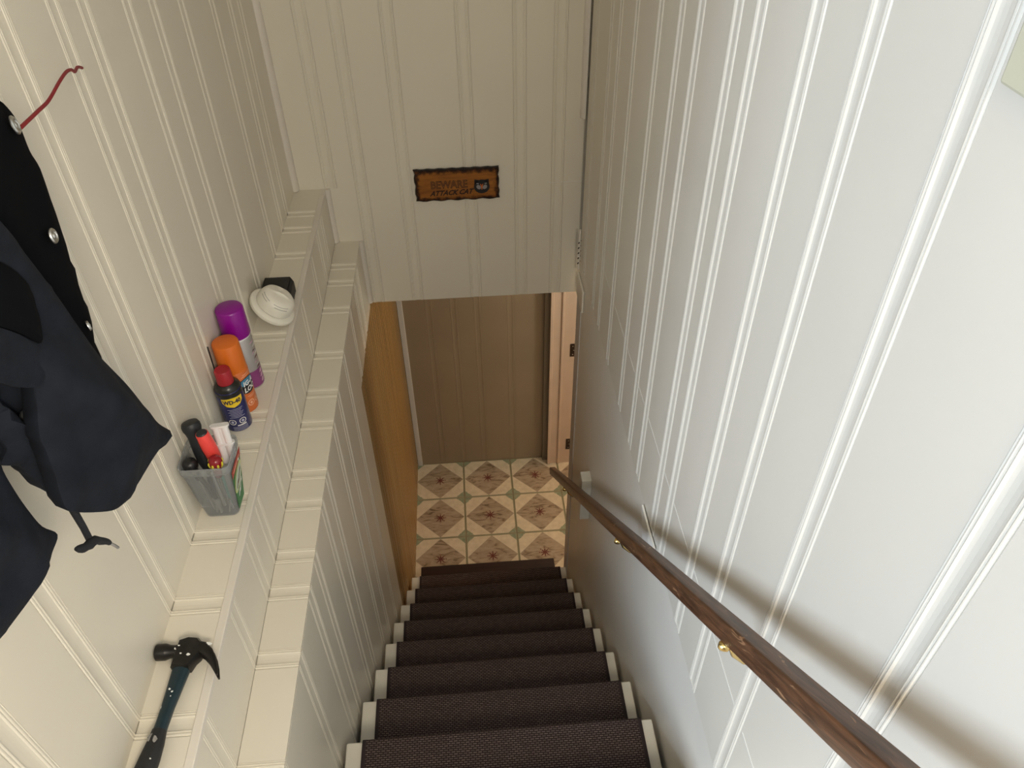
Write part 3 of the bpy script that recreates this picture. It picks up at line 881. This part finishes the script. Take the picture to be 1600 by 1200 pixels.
side_art([(.74, .79), (.82, .79), (.82, .82), (.16, .82), (.16, .79)], 'label_script', M['salmon_ink'], .0020, parent=lab)


def driver(name, label, cat, top, bot, prof, m, shaft_m, shaft_r, foot, pm=None):
    """hand tool standing in the tub: handle from top down to bot (world), then a shaft to foot"""
    top, bot, foot = Vector(top), Vector(bot), Vector(foot)
    o = empty(name, foot, label, cat, 'tools in the plastic tub')
    ax = (bot - top).normalized()
    MB().lathe(prof, top, 24, ax).build('handle', m, o, smooth=True)
    MB().tube([bot, bot.lerp(foot, .5), foot], shaft_r, 8).build('shaft', shaft_m, o, smooth=True)
    return o


o = driver('screwdriver', 'stubby black handled tool at the back of the tub, beside the wall', 'screwdriver', (-.5800, 1.1705, 2.650), (-.562, 1.144, 2.545),
           [(.010, 0), (.0165, .002), (.0190, .008), (.0190, .016), (.0165, .024), (.0155, .034), (.017, .06), (.0175, .09), (.013, .112), (.008, .12)], M['rubber'], M['steel'], .004, (-.553, 1.128, Z1 + .008))
o = driver('screwdriver', 'coral red and black handled screwdriver leaning in the tub', 'screwdriver', (-.5480, 1.1360, 2.650), (-.5385, 1.1370, 2.555),
           [(.0095, .0012), (.0120, .0014), (.0128, .004), (.0142, .02), (.0148, .04), (.0138, .07), (.010, .09), (.007, .10)], M['coral'], M['green_shaft'], .0035, (-.538, 1.125, Z1 + .008))
tp, bt = Vector((-.5480, 1.1360, 2.650)), Vector((-.5385, 1.1370, 2.555)); ax = (bt - tp).normalized()
MB().lathe([(.001, -.0015), (.0095, -.0012), (.0112, .0008), (.0115, .0016)], tp, 24, ax).build('end_cap', M['rubber'], o, smooth=True, label='black end of the handle')
# black side grip of the coral handle
gv = MB(); rg = []
for h_, r_ in ((.008, .0138), (.03, .0162), (.05, .0160), (.075, .0135)):
    a_ = ax.orthogonal().normalized(); b_ = ax.cross(a_); c0 = tp + ax * h_; side_d = Vector((-1, .2, 0)); side_d = (side_d - ax * side_d.dot(ax)).normalized(); sd2 = ax.cross(side_d)
    rg.append([c0 + (side_d * math.cos(t_) + sd2 * math.sin(t_)) * r_ for t_ in [R(-55 + 110 * i / 8) for i in range(9)]] + [c0 + side_d * .004])
gv.loft(rg).build('side_grip', M['rubber'], o, smooth=True, label='black grip strip')

o = driver('screwdriver', 'maroon ball-ended screwdriver with yellow stripes at the front of the tub', 'screwdriver', (-.5275, 1.1065, 2.607), (-.5355, 1.1130, 2.545),
           [(.003, 0), (.009, .0016), (.0126, .0065), (.0136, .013), (.0126, .0195), (.010, .027), (.009, .04), (.009, .055), (.006, .061)], M['maroon_ball'], M['steel'], .003, (-.543, 1.126, Z1 + .008))
tp = Vector((-.5275, 1.1065, 2.607)); ax = (Vector((-.5355, 1.1130, 2.545)) - tp).normalized()
a_ = ax.orthogonal().normalized(); b_ = ax.cross(a_)
for i in range(8):
    t_ = 2 * math.pi * i / 8 + .2; d_ = a_ * math.cos(t_) + b_ * math.sin(t_)
    MB().tube([tp + ax * h_ + d_ * r_ for h_, r_ in ((.0095, .0130), (.0135, .0135), (.020, .0126), (.027, .0100))], [.0016, .0024, .0024, .0014], 8).build('stripe', M['yellow_stripe'], o, smooth=True, label='yellow stripe')
driver('screwdriver', 'black ball-ended tool in the corner of the tub nearest the wall', 'screwdriver', (-.5835, 1.1105, 2.600), (-.577, 1.1140, 2.545),
       [(.004, 0), (.010, .0015), (.0142, .007), (.0152, .014), (.0142, .021), (.010, .028), (.008, .04), (.007, .058)], M['black'], M['steel'], .003, (-.572, 1.120, Z1 + .008))
# long black tool lying across the front rim, and loose bits at the bottom
o = empty('pliers', (-.555, 1.108, Z1 + .010), 'black pliers with two curved handles standing low in the front of the tub', 'pliers', 'tools in the plastic tub')
for q, e_ in (((-.566, 1.0985, 2.578), (-.560, 1.101, 2.530)), ((-.546, 1.0975, 2.578), (-.550, 1.1005, 2.530))):
    MB().tube([q, Vector(q).lerp(Vector(e_), .4) + Vector((0, -.003, 0)), e_, (-.555, 1.106, Z1 + .055)], [.0035, .0050, .0050, .004], 10).build('handle', M['rubber'], o, smooth=True)
MB().tube([(-.555, 1.106, Z1 + .058), (-.555, 1.107, Z1 + .045), (-.555, 1.108, Z1 + .011)], [.006, .007, .003], 10).build('jaw', M['steel'], o, smooth=True)
for i, (x, y, dx) in enumerate(((-.565, 1.110, .006), (-.556, 1.108, -.006), (-.540, 1.110, .008), (-.533, 1.117, -.004), (-.577, 1.128, .003))):
    b_ = MB().tube([(x, y, Z1 + .0085), (x + dx, y + .004, Z1 + .052 - .006 * i)], .0022, 6)
    oo = b_.build('drill_bit', M['steel'], smooth=True, loc=(x, y, Z1 + .0085))
    tag(oo, ('thin steel drill bit standing in the clear tub, second from the wall', 'thin steel drill bit standing in the clear tub, middle one of five', 'steel drill bit standing in the clear tub under the maroon ball',
             'short steel drill bit standing in the clear tub nearest its green label', 'thin steel drill bit in the clear tub, the one nearest the wall')[i], 'drill bit', 'drill bits in the plastic tub')

# twin glue syringe
tp, bt = Vector((-.5235, 1.1690, 2.638)), Vector((-.519, 1.152, 2.545)); ax = (bt - tp).normalized()
sx_ = Vector((1, .1, 0)); sx_ = (sx_ - ax * sx_.dot(ax)).normalized(); sy_ = ax.cross(sx_)
sy = empty('glue_syringe', bt, 'white twin-barrel glue syringe standing at the back right of the tub', 'syringe', 'tools in the plastic tub')


def oblong(c, hx, hy, n=6):
    out = []
    for cx_, a0 in ((hx - hy, -90), (-(hx - hy), 90)):
        for i in range(n + 1):
            a = R(a0 + 180 * i / n); out.append(c + sx_ * (cx_ + hy * math.cos(a)) + sy_ * hy * math.sin(a))
    return out


MB().loft([oblong(tp, .0195, .0075), oblong(tp + ax * .004, .0195, .0075)]).build('plunger_plate', M['white_plastic'], sy, smooth=True)
for q in (-.0083, .0083):
    MB().lathe([(.0078, .004), (.0078, .043)], tp + sx_ * q, 16, ax).build('plunger', M['white_plastic'], sy, smooth=True)
    MB().lathe([(.0088, .047), (.0088, .090), (.003, .096)], tp + sx_ * q, 16, ax).build('barrel', M['white_plastic'], sy, smooth=True)
MB().loft([oblong(tp + ax * .006, .0020, .0055), oblong(tp + ax * .043, .0020, .0055)]).build('plunger_web', M['white_plastic'], sy)
MB().loft([oblong(tp + ax * .043, .0205, .0085), oblong(tp + ax * .047, .0205, .0085)]).build('finger_flange', M['white_plastic'], sy, smooth=True)

# ------------------------------------------------------------------ hammer
ZC = Z1 + .0155
hm = empty('hammer', (-.55, .77, Z1), 'black claw hammer with a teal handle lying along the upper ledge, paint-spotted', 'hammer')


def slab(outline, z0, z1, bev):
    """solid from a closed outline with rounded top and bottom edges"""
    cx_ = sum(p[0] for p in outline) / len(outline); cy_ = sum(p[1] for p in outline) / len(outline)
    ins = lambda k: [(p[0] + (cx_ - p[0]) * k, p[1] + (cy_ - p[1]) * k) for p in outline]
    return MB().loft([[(x, y, z0) for x, y in ins(.12)], [(x, y, z0 + bev) for x, y in outline], [(x, y, z1 - bev) for x, y in outline], [(x, y, z1) for x, y in ins(.12)]])


# striking face and neck turned about the x axis
yc = .7805
head = MB().lathe([(.0125, 0), (.0145, .0012), (.0150, .004), (.0150, .017), (.0140, .020), (.0118, .026), (.0112, .034), (.0125, .042)], (-.6035, yc, ZC + .0005), 28, (1, 0, 0))
head.build('striking_face', M['hammer_head'], hm, smooth=True)
slab([(-.564, .797), (-.566, .770), (-.567, .744), (-.535, .741), (-.529, .756), (-.521, .765), (-.516, .784), (-.530, .799), (-.548, .802)], ZC - .0135, ZC + .0150, .005).build('head', M['hammer_head'], hm, smooth=True)
# two claws curving down to tips
for sgn in (-1, 1):
    rings = []
    for (x, y), wd_, th in zip([(-.532, .781), (-.519, .7785), (-.5065, .768), (-.4965, .754), (-.4885, .739), (-.4815, .7235)],
                               [.0245, .0225, .0185, .0140, .0095, .0035], [.0115, .0115, .0105, .0095, .0085, .007]):
        t0 = Vector((x, y, 0))
        rings.append((t0, wd_, th))
    rr_ = []
    for i, (c0, wd_, th) in enumerate(rings):
        nx = rings[min(i + 1, len(rings) - 1)][0] - rings[max(i - 1, 0)][0]; nx.normalize(); pn = Vector((-nx.y, nx.x, 0))
        zc = ZC + .003 + sgn * (.0018 + th * .5 + .0018 * i / 5)
        rr_.append([c0 + pn * (wd_ * .5 * math.cos(a)) + Vector((0, 0, zc + th * .5 * math.sin(a))) for a in [2 * math.pi * k_ / 12 for k_ in range(12)]])
    MB().loft(rr_).build('claw', M['hammer_head'], hm, smooth=True)
# handle: neck, shaft, grip


def handle_ring(xl, yl, xr, yr, th):
    a = Vector((xl, yl, ZC)); b = Vector((xr, yr, ZC)); c = (a + b) / 2; h = (b - a) / 2
    return [c + h * (abs(math.cos(t_)) ** .8 * (1 if math.cos(t_) >= 0 else -1)) + Vector((0, 0, th * (abs(math.sin(t_)) ** .8 * (1 if math.sin(t_) >= 0 else -1)))) for t_ in [2 * math.pi * i / 20 for i in range(20)]]


MB().loft([handle_ring(-.5655, .752, -.5345, .749, .0115), handle_ring(-.5655, .740, -.5355, .737, .0115), handle_ring(-.5665, .705, -.5405, .704, .0105),
           handle_ring(-.5672, .677, -.5450, .675, .0100), handle_ring(-.5685, .650, -.5475, .647, .0100), handle_ring(-.5705, .633, -.5490, .631, .0105)]).build('handle', M['hammer_handle'], hm, smooth=True)
MB().loft([handle_ring(-.5710, .636, -.5485, .634, .0115), handle_ring(-.5745, .615, -.5470, .613, .0130), handle_ring(-.5800, .590, -.5470, .588, .0138), handle_ring(-.5845, .565, -.5490, .562, .0140),
           handle_ring(-.5885, .53, -.5540, .527, .0138), handle_ring(-.5925, .49, -.5590, .487, .0135), handle_ring(-.5955, .455, -.5610, .452, .0140), handle_ring(-.5935, .447, -.5640, .444, .011)]).build('grip', M['hammer_grip'], hm, smooth=True)


def blob(x, y, z, rx, ry, m='paint_spot', nm='paint_spot', par=None):
    k = 9; ph = random.random() * 6
    pts = [(x + rx * (1 + .25 * math.sin(3 * a + ph)) * math.cos(a), y + ry * (1 + .25 * math.cos(2 * a + ph)) * math.sin(a)) for a in [2 * math.pi * i / k for i in range(k)]]
    MB().loft([[(a, b, z - .002) for a, b in pts], [(a, b, z + .0004) for a, b in pts]]).build(nm, M[m], hm)


for q in [(-.5085, .784, ZC + .0128, .005, .003), (-.553, .767, ZC + .0152, .0018, .0016), (-.539, .764, ZC + .0152, .0035, .0022), (-.5655, .779, ZC + .0118, .003, .0022), (-.560, .783, ZC + .0150, .002, .0015),
          (-.5575, .703, ZC + .0107, .0019, .0017), (-.5520, .698, ZC + .0107, .0018, .0016), (-.5525, .690, ZC + .0102, .0009, .0012), (-.5640, .672, ZC + .0075, .0010, .0030), (-.5570, .584, ZC + .0136, .0012, .0012)]:
    blob(*q)
for q in [(-.566, .6215, ZC + .0112, .0055, .0042), (-.5585, .616, ZC + .0132, .0035, .0055), (-.568, .6155, ZC + .0115, .0030, .0028)]:
    blob(*q, m='worn', nm='worn_patch')

# ------------------------------------------------------------------ jacket
jk = empty('jacket', (-.53, .75, 3.2), 'dark navy jacket with snap buttons and a drawcord hanging on the left wall', 'jacket')


def spline(pts, closed=False, k=4):
    """Catmull-Rom curve through the points"""
    n = len(pts); out = []
    for i in range(n if closed else n - 1):
        q = [Vector(pts[(i + d) % n] if closed else pts[max(0, min(n - 1, i + d))]) for d in (-1, 0, 1, 2)]
        for j in range(k):
            t = j / k
            p = .5 * ((2 * q[1]) + (q[2] - q[0]) * t + (2 * q[0] - 5 * q[1] + 4 * q[2] - q[3]) * t * t + (3 * q[1] - q[0] - 3 * q[2] + q[3]) * t ** 3)
            out.append(tuple(p))
    if not closed: out.append(tuple(pts[-1]))
    return out


def cloth(name, outline, xf, xb, puff, m, seed, folds=(), step=.012):
    """a padded cloth piece: outline in (y, z), front face at about xf, back at xb, rounded towards its edges"""
    vs, fs, dist = grid_poly(spline([(max(y, .375), z) for y, z in outline], True), step)
    n = len(vs); fr_ = []; bk_ = []
    for y, z in vs:
        d = dist(y, z); e = math.sqrt(max(0, 1 - (1 - min(1, d / puff)) ** 2))
        wv = noise.fractal(Vector((y * 9 + seed, z * 9, seed)), 1.0, 2.0, 3) * .010
        for (fy, fz, ang_, wdt, amp) in folds:
            q = (y - fy) * math.cos(ang_) + (z - fz) * math.sin(ang_)
            wv += 1.7 * amp * math.exp(-(q / wdt) ** 2)
        xe = xf - .2 * (xf - xb)
        fr_.append((xe + .001 + (xf - xe + wv) * e, y, z)); bk_.append((xe - .002 - (xe - xb) * e, y, z))
    mb_ = MB(); edges_ = {}
    for f in fs:
        for a, b in zip(f, f[1:] + f[:1]): edges_[(a, b)] = edges_.get((b, a), 0) or 1
    bnd = [(a, b) for (a, b) in edges_ if (b, a) not in edges_]
    mb_.add(fr_ + bk_, [f for f in fs] + [tuple(i + n for i in reversed(f)) for f in fs] + [(b, a, a + n, b + n) for a, b in bnd])
    return mb_.build(name, m, jk, smooth=True)


cloth('front_panel', [(.30, 3.95), (.70, 3.95), (.80, 3.60), (.858, 3.474), (.887, 3.414), (.906, 3.396), (.918, 3.369), (.916, 3.335), (.921, 3.311), (.915, 3.273), (.902, 3.226), (.89, 3.176), (.876, 3.125), (.867, 3.094), (.869, 3.076), (.862, 3.045), (.81, 3.059), (.708, 3.147), (.59, 3.217), (.45, 3.30), (.25, 3.42)],
      -.500, -.565, .05, M['jacket_dark'], 1.3, step=.02)
cloth('sleeve', [(.40, 3.80), (.60, 3.62), (.711, 3.363), (.729, 3.306), (.746, 3.246), (.762, 3.176), (.773, 3.133), (.783, 3.108), (.808, 3.045), (.823, 2.977), (.839, 2.941), (.812, 2.930), (.806, 2.9365), (.800, 2.934), (.779, 2.939), (.706, 2.956), (.668, 2.972), (.637, 3.001), (.592, 3.057), (.589, 3.080), (.599, 3.108), (.606, 3.137), (.610, 3.159), (.642, 3.20), (.643, 3.234), (.633, 3.29), (.547, 3.425), (.30, 3.70)],
      -.450, -.492, .07, M['jacket'], 5.1, folds=((.66, 3.18, R(35), .03, .012), (.72, 3.05, R(-20), .05, .006), (.69, 3.25, R(40), .025, -.010), (.74, 3.00, R(60), .02, .004)))
cloth('side_panel', [(.30, 3.40), (.528, 3.331), (.578, 3.227), (.599, 3.166), (.610, 3.142), (.591, 3.137), (.587, 3.101), (.588, 3.064), (.592, 3.034), (.605, 3.003), (.583, 2.998), (.570, 2.995), (.539, 2.995), (.494, 3.007), (.447, 3.023), (.393, 3.051), (.331, 3.139), (.20, 3.20)],
      -.490, -.535, .05, M['jacket'], 9.7, folds=((.52, 3.10, R(25), .025, .008), (.47, 3.09, R(50), .02, -.006)))
cloth('inner_flap', [(.40, 3.50), (.616, 3.256), (.697, 3.174), (.662, 3.139), (.651, 3.118), (.646, 3.096), (.647, 3.066), (.640, 3.038), (.627, 3.048), (.614, 3.094), (.608, 3.116), (.586, 3.143), (.604, 3.148), (.603, 3.169), (.605, 3.182), (.581, 3.241), (.35, 3.45)],
      -.487, -.520, .03, M['jacket'], 3.3, folds=((.63, 3.12, R(15), .01, .008), (.645, 3.16, R(20), .008, -.006)))
cloth('recess_shade', [(.50, 3.44), (.641, 3.356), (.685, 3.317), (.699, 3.282), (.691, 3.256), (.674, 3.230), (.653, 3.258), (.625, 3.289), (.598, 3.315), (.47, 3.40)], -.4455, -.475, .012, M['jacket_dark'], 2.2)  # black sheet over the sleeve, painting in the deep shade of its recess
cloth('pocket_flap', [(.46, 3.40), (.596, 3.315), (.623, 3.289), (.651, 3.255), (.666, 3.219), (.640, 3.202), (.604, 3.230), (.585, 3.253), (.558, 3.279), (.43, 3.37)], -.443, -.475, .02, M['jacket'], 4.4)
# snaps


def snap(c, n, r):
    o_ = MB().lathe([(r, 0), (r, .0012), (r * .86, .0028), (r * .66, .0030), (r * .54, .0014), (r * .40, .0014), (r * .34, .0026), (r * .16, .0036), (.0003, .0038)], c, 28, n).build('snap_button', M['steel'], jk, smooth=True, label='silver snap button')


snap((-.4925, .8505, 3.257), (1, .12, .1), .0095)
snap((-.4985, .884, 3.379), (1, .25, .15), .0105)
snap((-.492, .836, 3.134), (.8, .5, .1), .0070)
snap((-.484, .6405, 3.160), (.8, -.3, .2), .0060)
# drawcord with knot and tip
MB().tube([(-.486, .632, 3.085), (-.478, .624, 3.060), (-.471, .613, 3.031), (-.470, .6115, 3.005), (-.470, .610, 2.984)], [.006, .0055, .0045, .004, .004], 10).build('drawcord', M['cord'], jk, smooth=True)
kn = MB().tube(spline([(-.470, .583, 3.0015), (-.468, .590, 2.993), (-.466, .600, 2.9865), (-.466, .612, 2.9795), (-.468, .621, 2.9665), (-.469, .632, 2.9515), (-.470, .637, 2.942)], k=2), [.0025, .0045, .0055, .0050, .0062, .0055, .0058, .0050, .0050, .0046, .0040, .0036, .0032], 10)
kn.build('cord_knot', M['cord'], jk, smooth=True)
MB().tube([(-.470, .637, 2.942), (-.470, .6435, 2.928), (-.470, .647, 2.919)], .0019, 8).build('cord_tip', M['worn'], jk, smooth=True, label='grey cord tip')
# red cord from the collar to the wall
MB().tube(spline([(-0.500, 0.887, 3.371), (-0.502, 0.9089, 3.3693), (-0.5111, 0.9695, 3.3622), (-0.5202, 1.0205, 3.3556), (-0.5294, 1.0824, 3.3562), (-0.5385, 1.1312, 3.3531), (-0.5476, 1.1679, 3.3443), (-0.5568, 1.1967, 3.332), (-0.5659, 1.2294, 3.3276), (-0.575, 1.2629, 3.3156)]), .0023, 8).build('red_cord', M['red_cord'], jk, smooth=True, label='red cord sticking out of the collar')

# ------------------------------------------------------------------ plaque and switch plate
sg = empty('wooden_sign', (-.0255, YB - .004, 2.4305), 'scorched wooden plaque reading BEWARE ATTACK CAT on the bulkhead', 'sign')
top = [(-.178 + .305 * i / 24, 2.4935 + .0012 * math.sin(i * 1.9)) for i in range(25)]
right = [(.1265 + .0022 * math.sin(i * 2.3), 2.4935 - .123 * i / 8) for i in range(1, 8)]
bot_ = [(.1285 - .305 * i / 24, 2.3705 + .0022 * math.sin(i * 1.35 + 1)) for i in range(25)]
left = [(-.1755 + .0025 * math.sin(i * 2.0), 2.3705 + .123 * i / 8) for i in range(1, 8)]
ol = top + right + bot_ + left
sm = lambda k, y: [(-.0255 + (x + .0255) * k, y, 2.432 + (z - 2.432) * (1 - (1 - k) * 2.4)) for x, z in ol]
MB().loft([sm(1, YB - .0045), sm(1, YB - .012), sm(.975, YB - .0165)]).build('plaque', M['sign'], sg)
YF = YB - .0170


def on_sign(vs, fs, x, z, rot=0): return [(x + u * math.cos(rot) - w_ * math.sin(rot), YF, z + u * math.sin(rot) + w_ * math.cos(rot)) for u, w_ in vs], fs


lt = MB()
for ch in range(1):
    vs, fs = text_mesh('BEWARE', .041, 0, .0011, .84)
lt.add(*on_sign(vs, fs, -.0535, 2.4335)); lt.build('lettering', M['sign_ink'], sg)
vs, fs = text_mesh('BEWARE', .041, 0, -.0007, .84)
mb = MB(); mb.add([(x, y - .0003, z) for x, y, z in on_sign(vs, fs, -.0535, 2.4335)[0]], fs); mb.build('lettering_fill', mat('lettering_fill', (.20, .075, .02), .5), sg)
vs, fs = text_mesh('ATTACK', .027, .45, .0009, .92); MB().add(*on_sign(vs, fs, -.0755, 2.402, .02)).build('lettering', M['sign_ink'], sg)
vs, fs = text_mesh('CAT', .027, .45, .0009, .92); MB().add(*on_sign(vs, fs, .0035, 2.404, .02)).build('lettering', M['sign_ink'], sg)
# cat's face emblem
cx_, cz_ = .064, 2.422
vs, fs, _ = grid_poly([(.0285 * math.cos(a), .027 * math.sin(a)) for a in [2 * math.pi * i / 26 for i in range(26)]] , .012)
cat = MB().add(*on_sign(vs, fs, cx_, cz_))
for q in (-1, 1):
    cat.add(*on_sign([(q * .0265, .008), (q * .0255, .0285), (q * .009, .0250)], [(0, 1, 2)], cx_, cz_))
ca = cat.build('cat_emblem', M['black_ink'], sg, label='round black cat face emblem')
for q in (-1, 1):
    vs, fs, _ = grid_poly([(q * (.011 + .0085 * math.cos(a)), -.002 + .0085 * math.sin(a) + .002 * math.cos(a)) for a in [2 * math.pi * i / 14 for i in range(14)]], .01)
    e_ = MB().add([(x, y - .0004, z) for x, y, z in on_sign(vs, fs, cx_, cz_)[0]], fs); sub(e_, 'cat_eye', M['grey_ink'], ca)
    e_ = MB().add([(x, y - .0004, z) for x, y, z in on_sign([(q * .010, .013), (q * .018, .014), (q * .019, .010), (q * .011, .009)], [(0, 1, 2, 3)], cx_, cz_)[0]], [(0, 1, 2, 3)]); sub(e_, 'cat_brow', M['grey_ink'], ca)
e_ = MB().add([(x, y - .0006, z) for x, y, z in on_sign([(-.006, .010), (-.003, .010), (0, .002), (.003, .010), (.006, .010), (.002, -.001), (.0015, -.012), (-.0015, -.012), (-.002, -.001)], [(0, 1, 2, 8), (2, 3, 4, 5), (8, 2, 5), (8, 5, 6, 7)], cx_, cz_)[0]],
              [(0, 1, 2, 8), (2, 3, 4, 5), (8, 2, 5), (8, 5, 6, 7)]); sub(e_, 'cat_nose', M['orange_body'], ca)

sw = empty('switch_plate', (W, .5225, 3.555), 'almond switch plate on the right wall at the upper right edge of the photo', 'switch plate')
MB().box(W - .0070, W - .0003, .4605, .5845, 3.4965, 3.6165, .003).build('cover_plate', M['switch'], sw)
for y in (.4955, .5495):
    o_ = MB().box(W - .0085, W - .0065, y - .006, y + .006, 3.545, 3.570, .001).build('toggle', M['switch'], sw)
    sub(MB().lathe([(.003, 0), (.0025, .0008)], (W - .0070, y, 3.602), 10, (-1, 0, 0)), 'screw', M['steel'], o_)
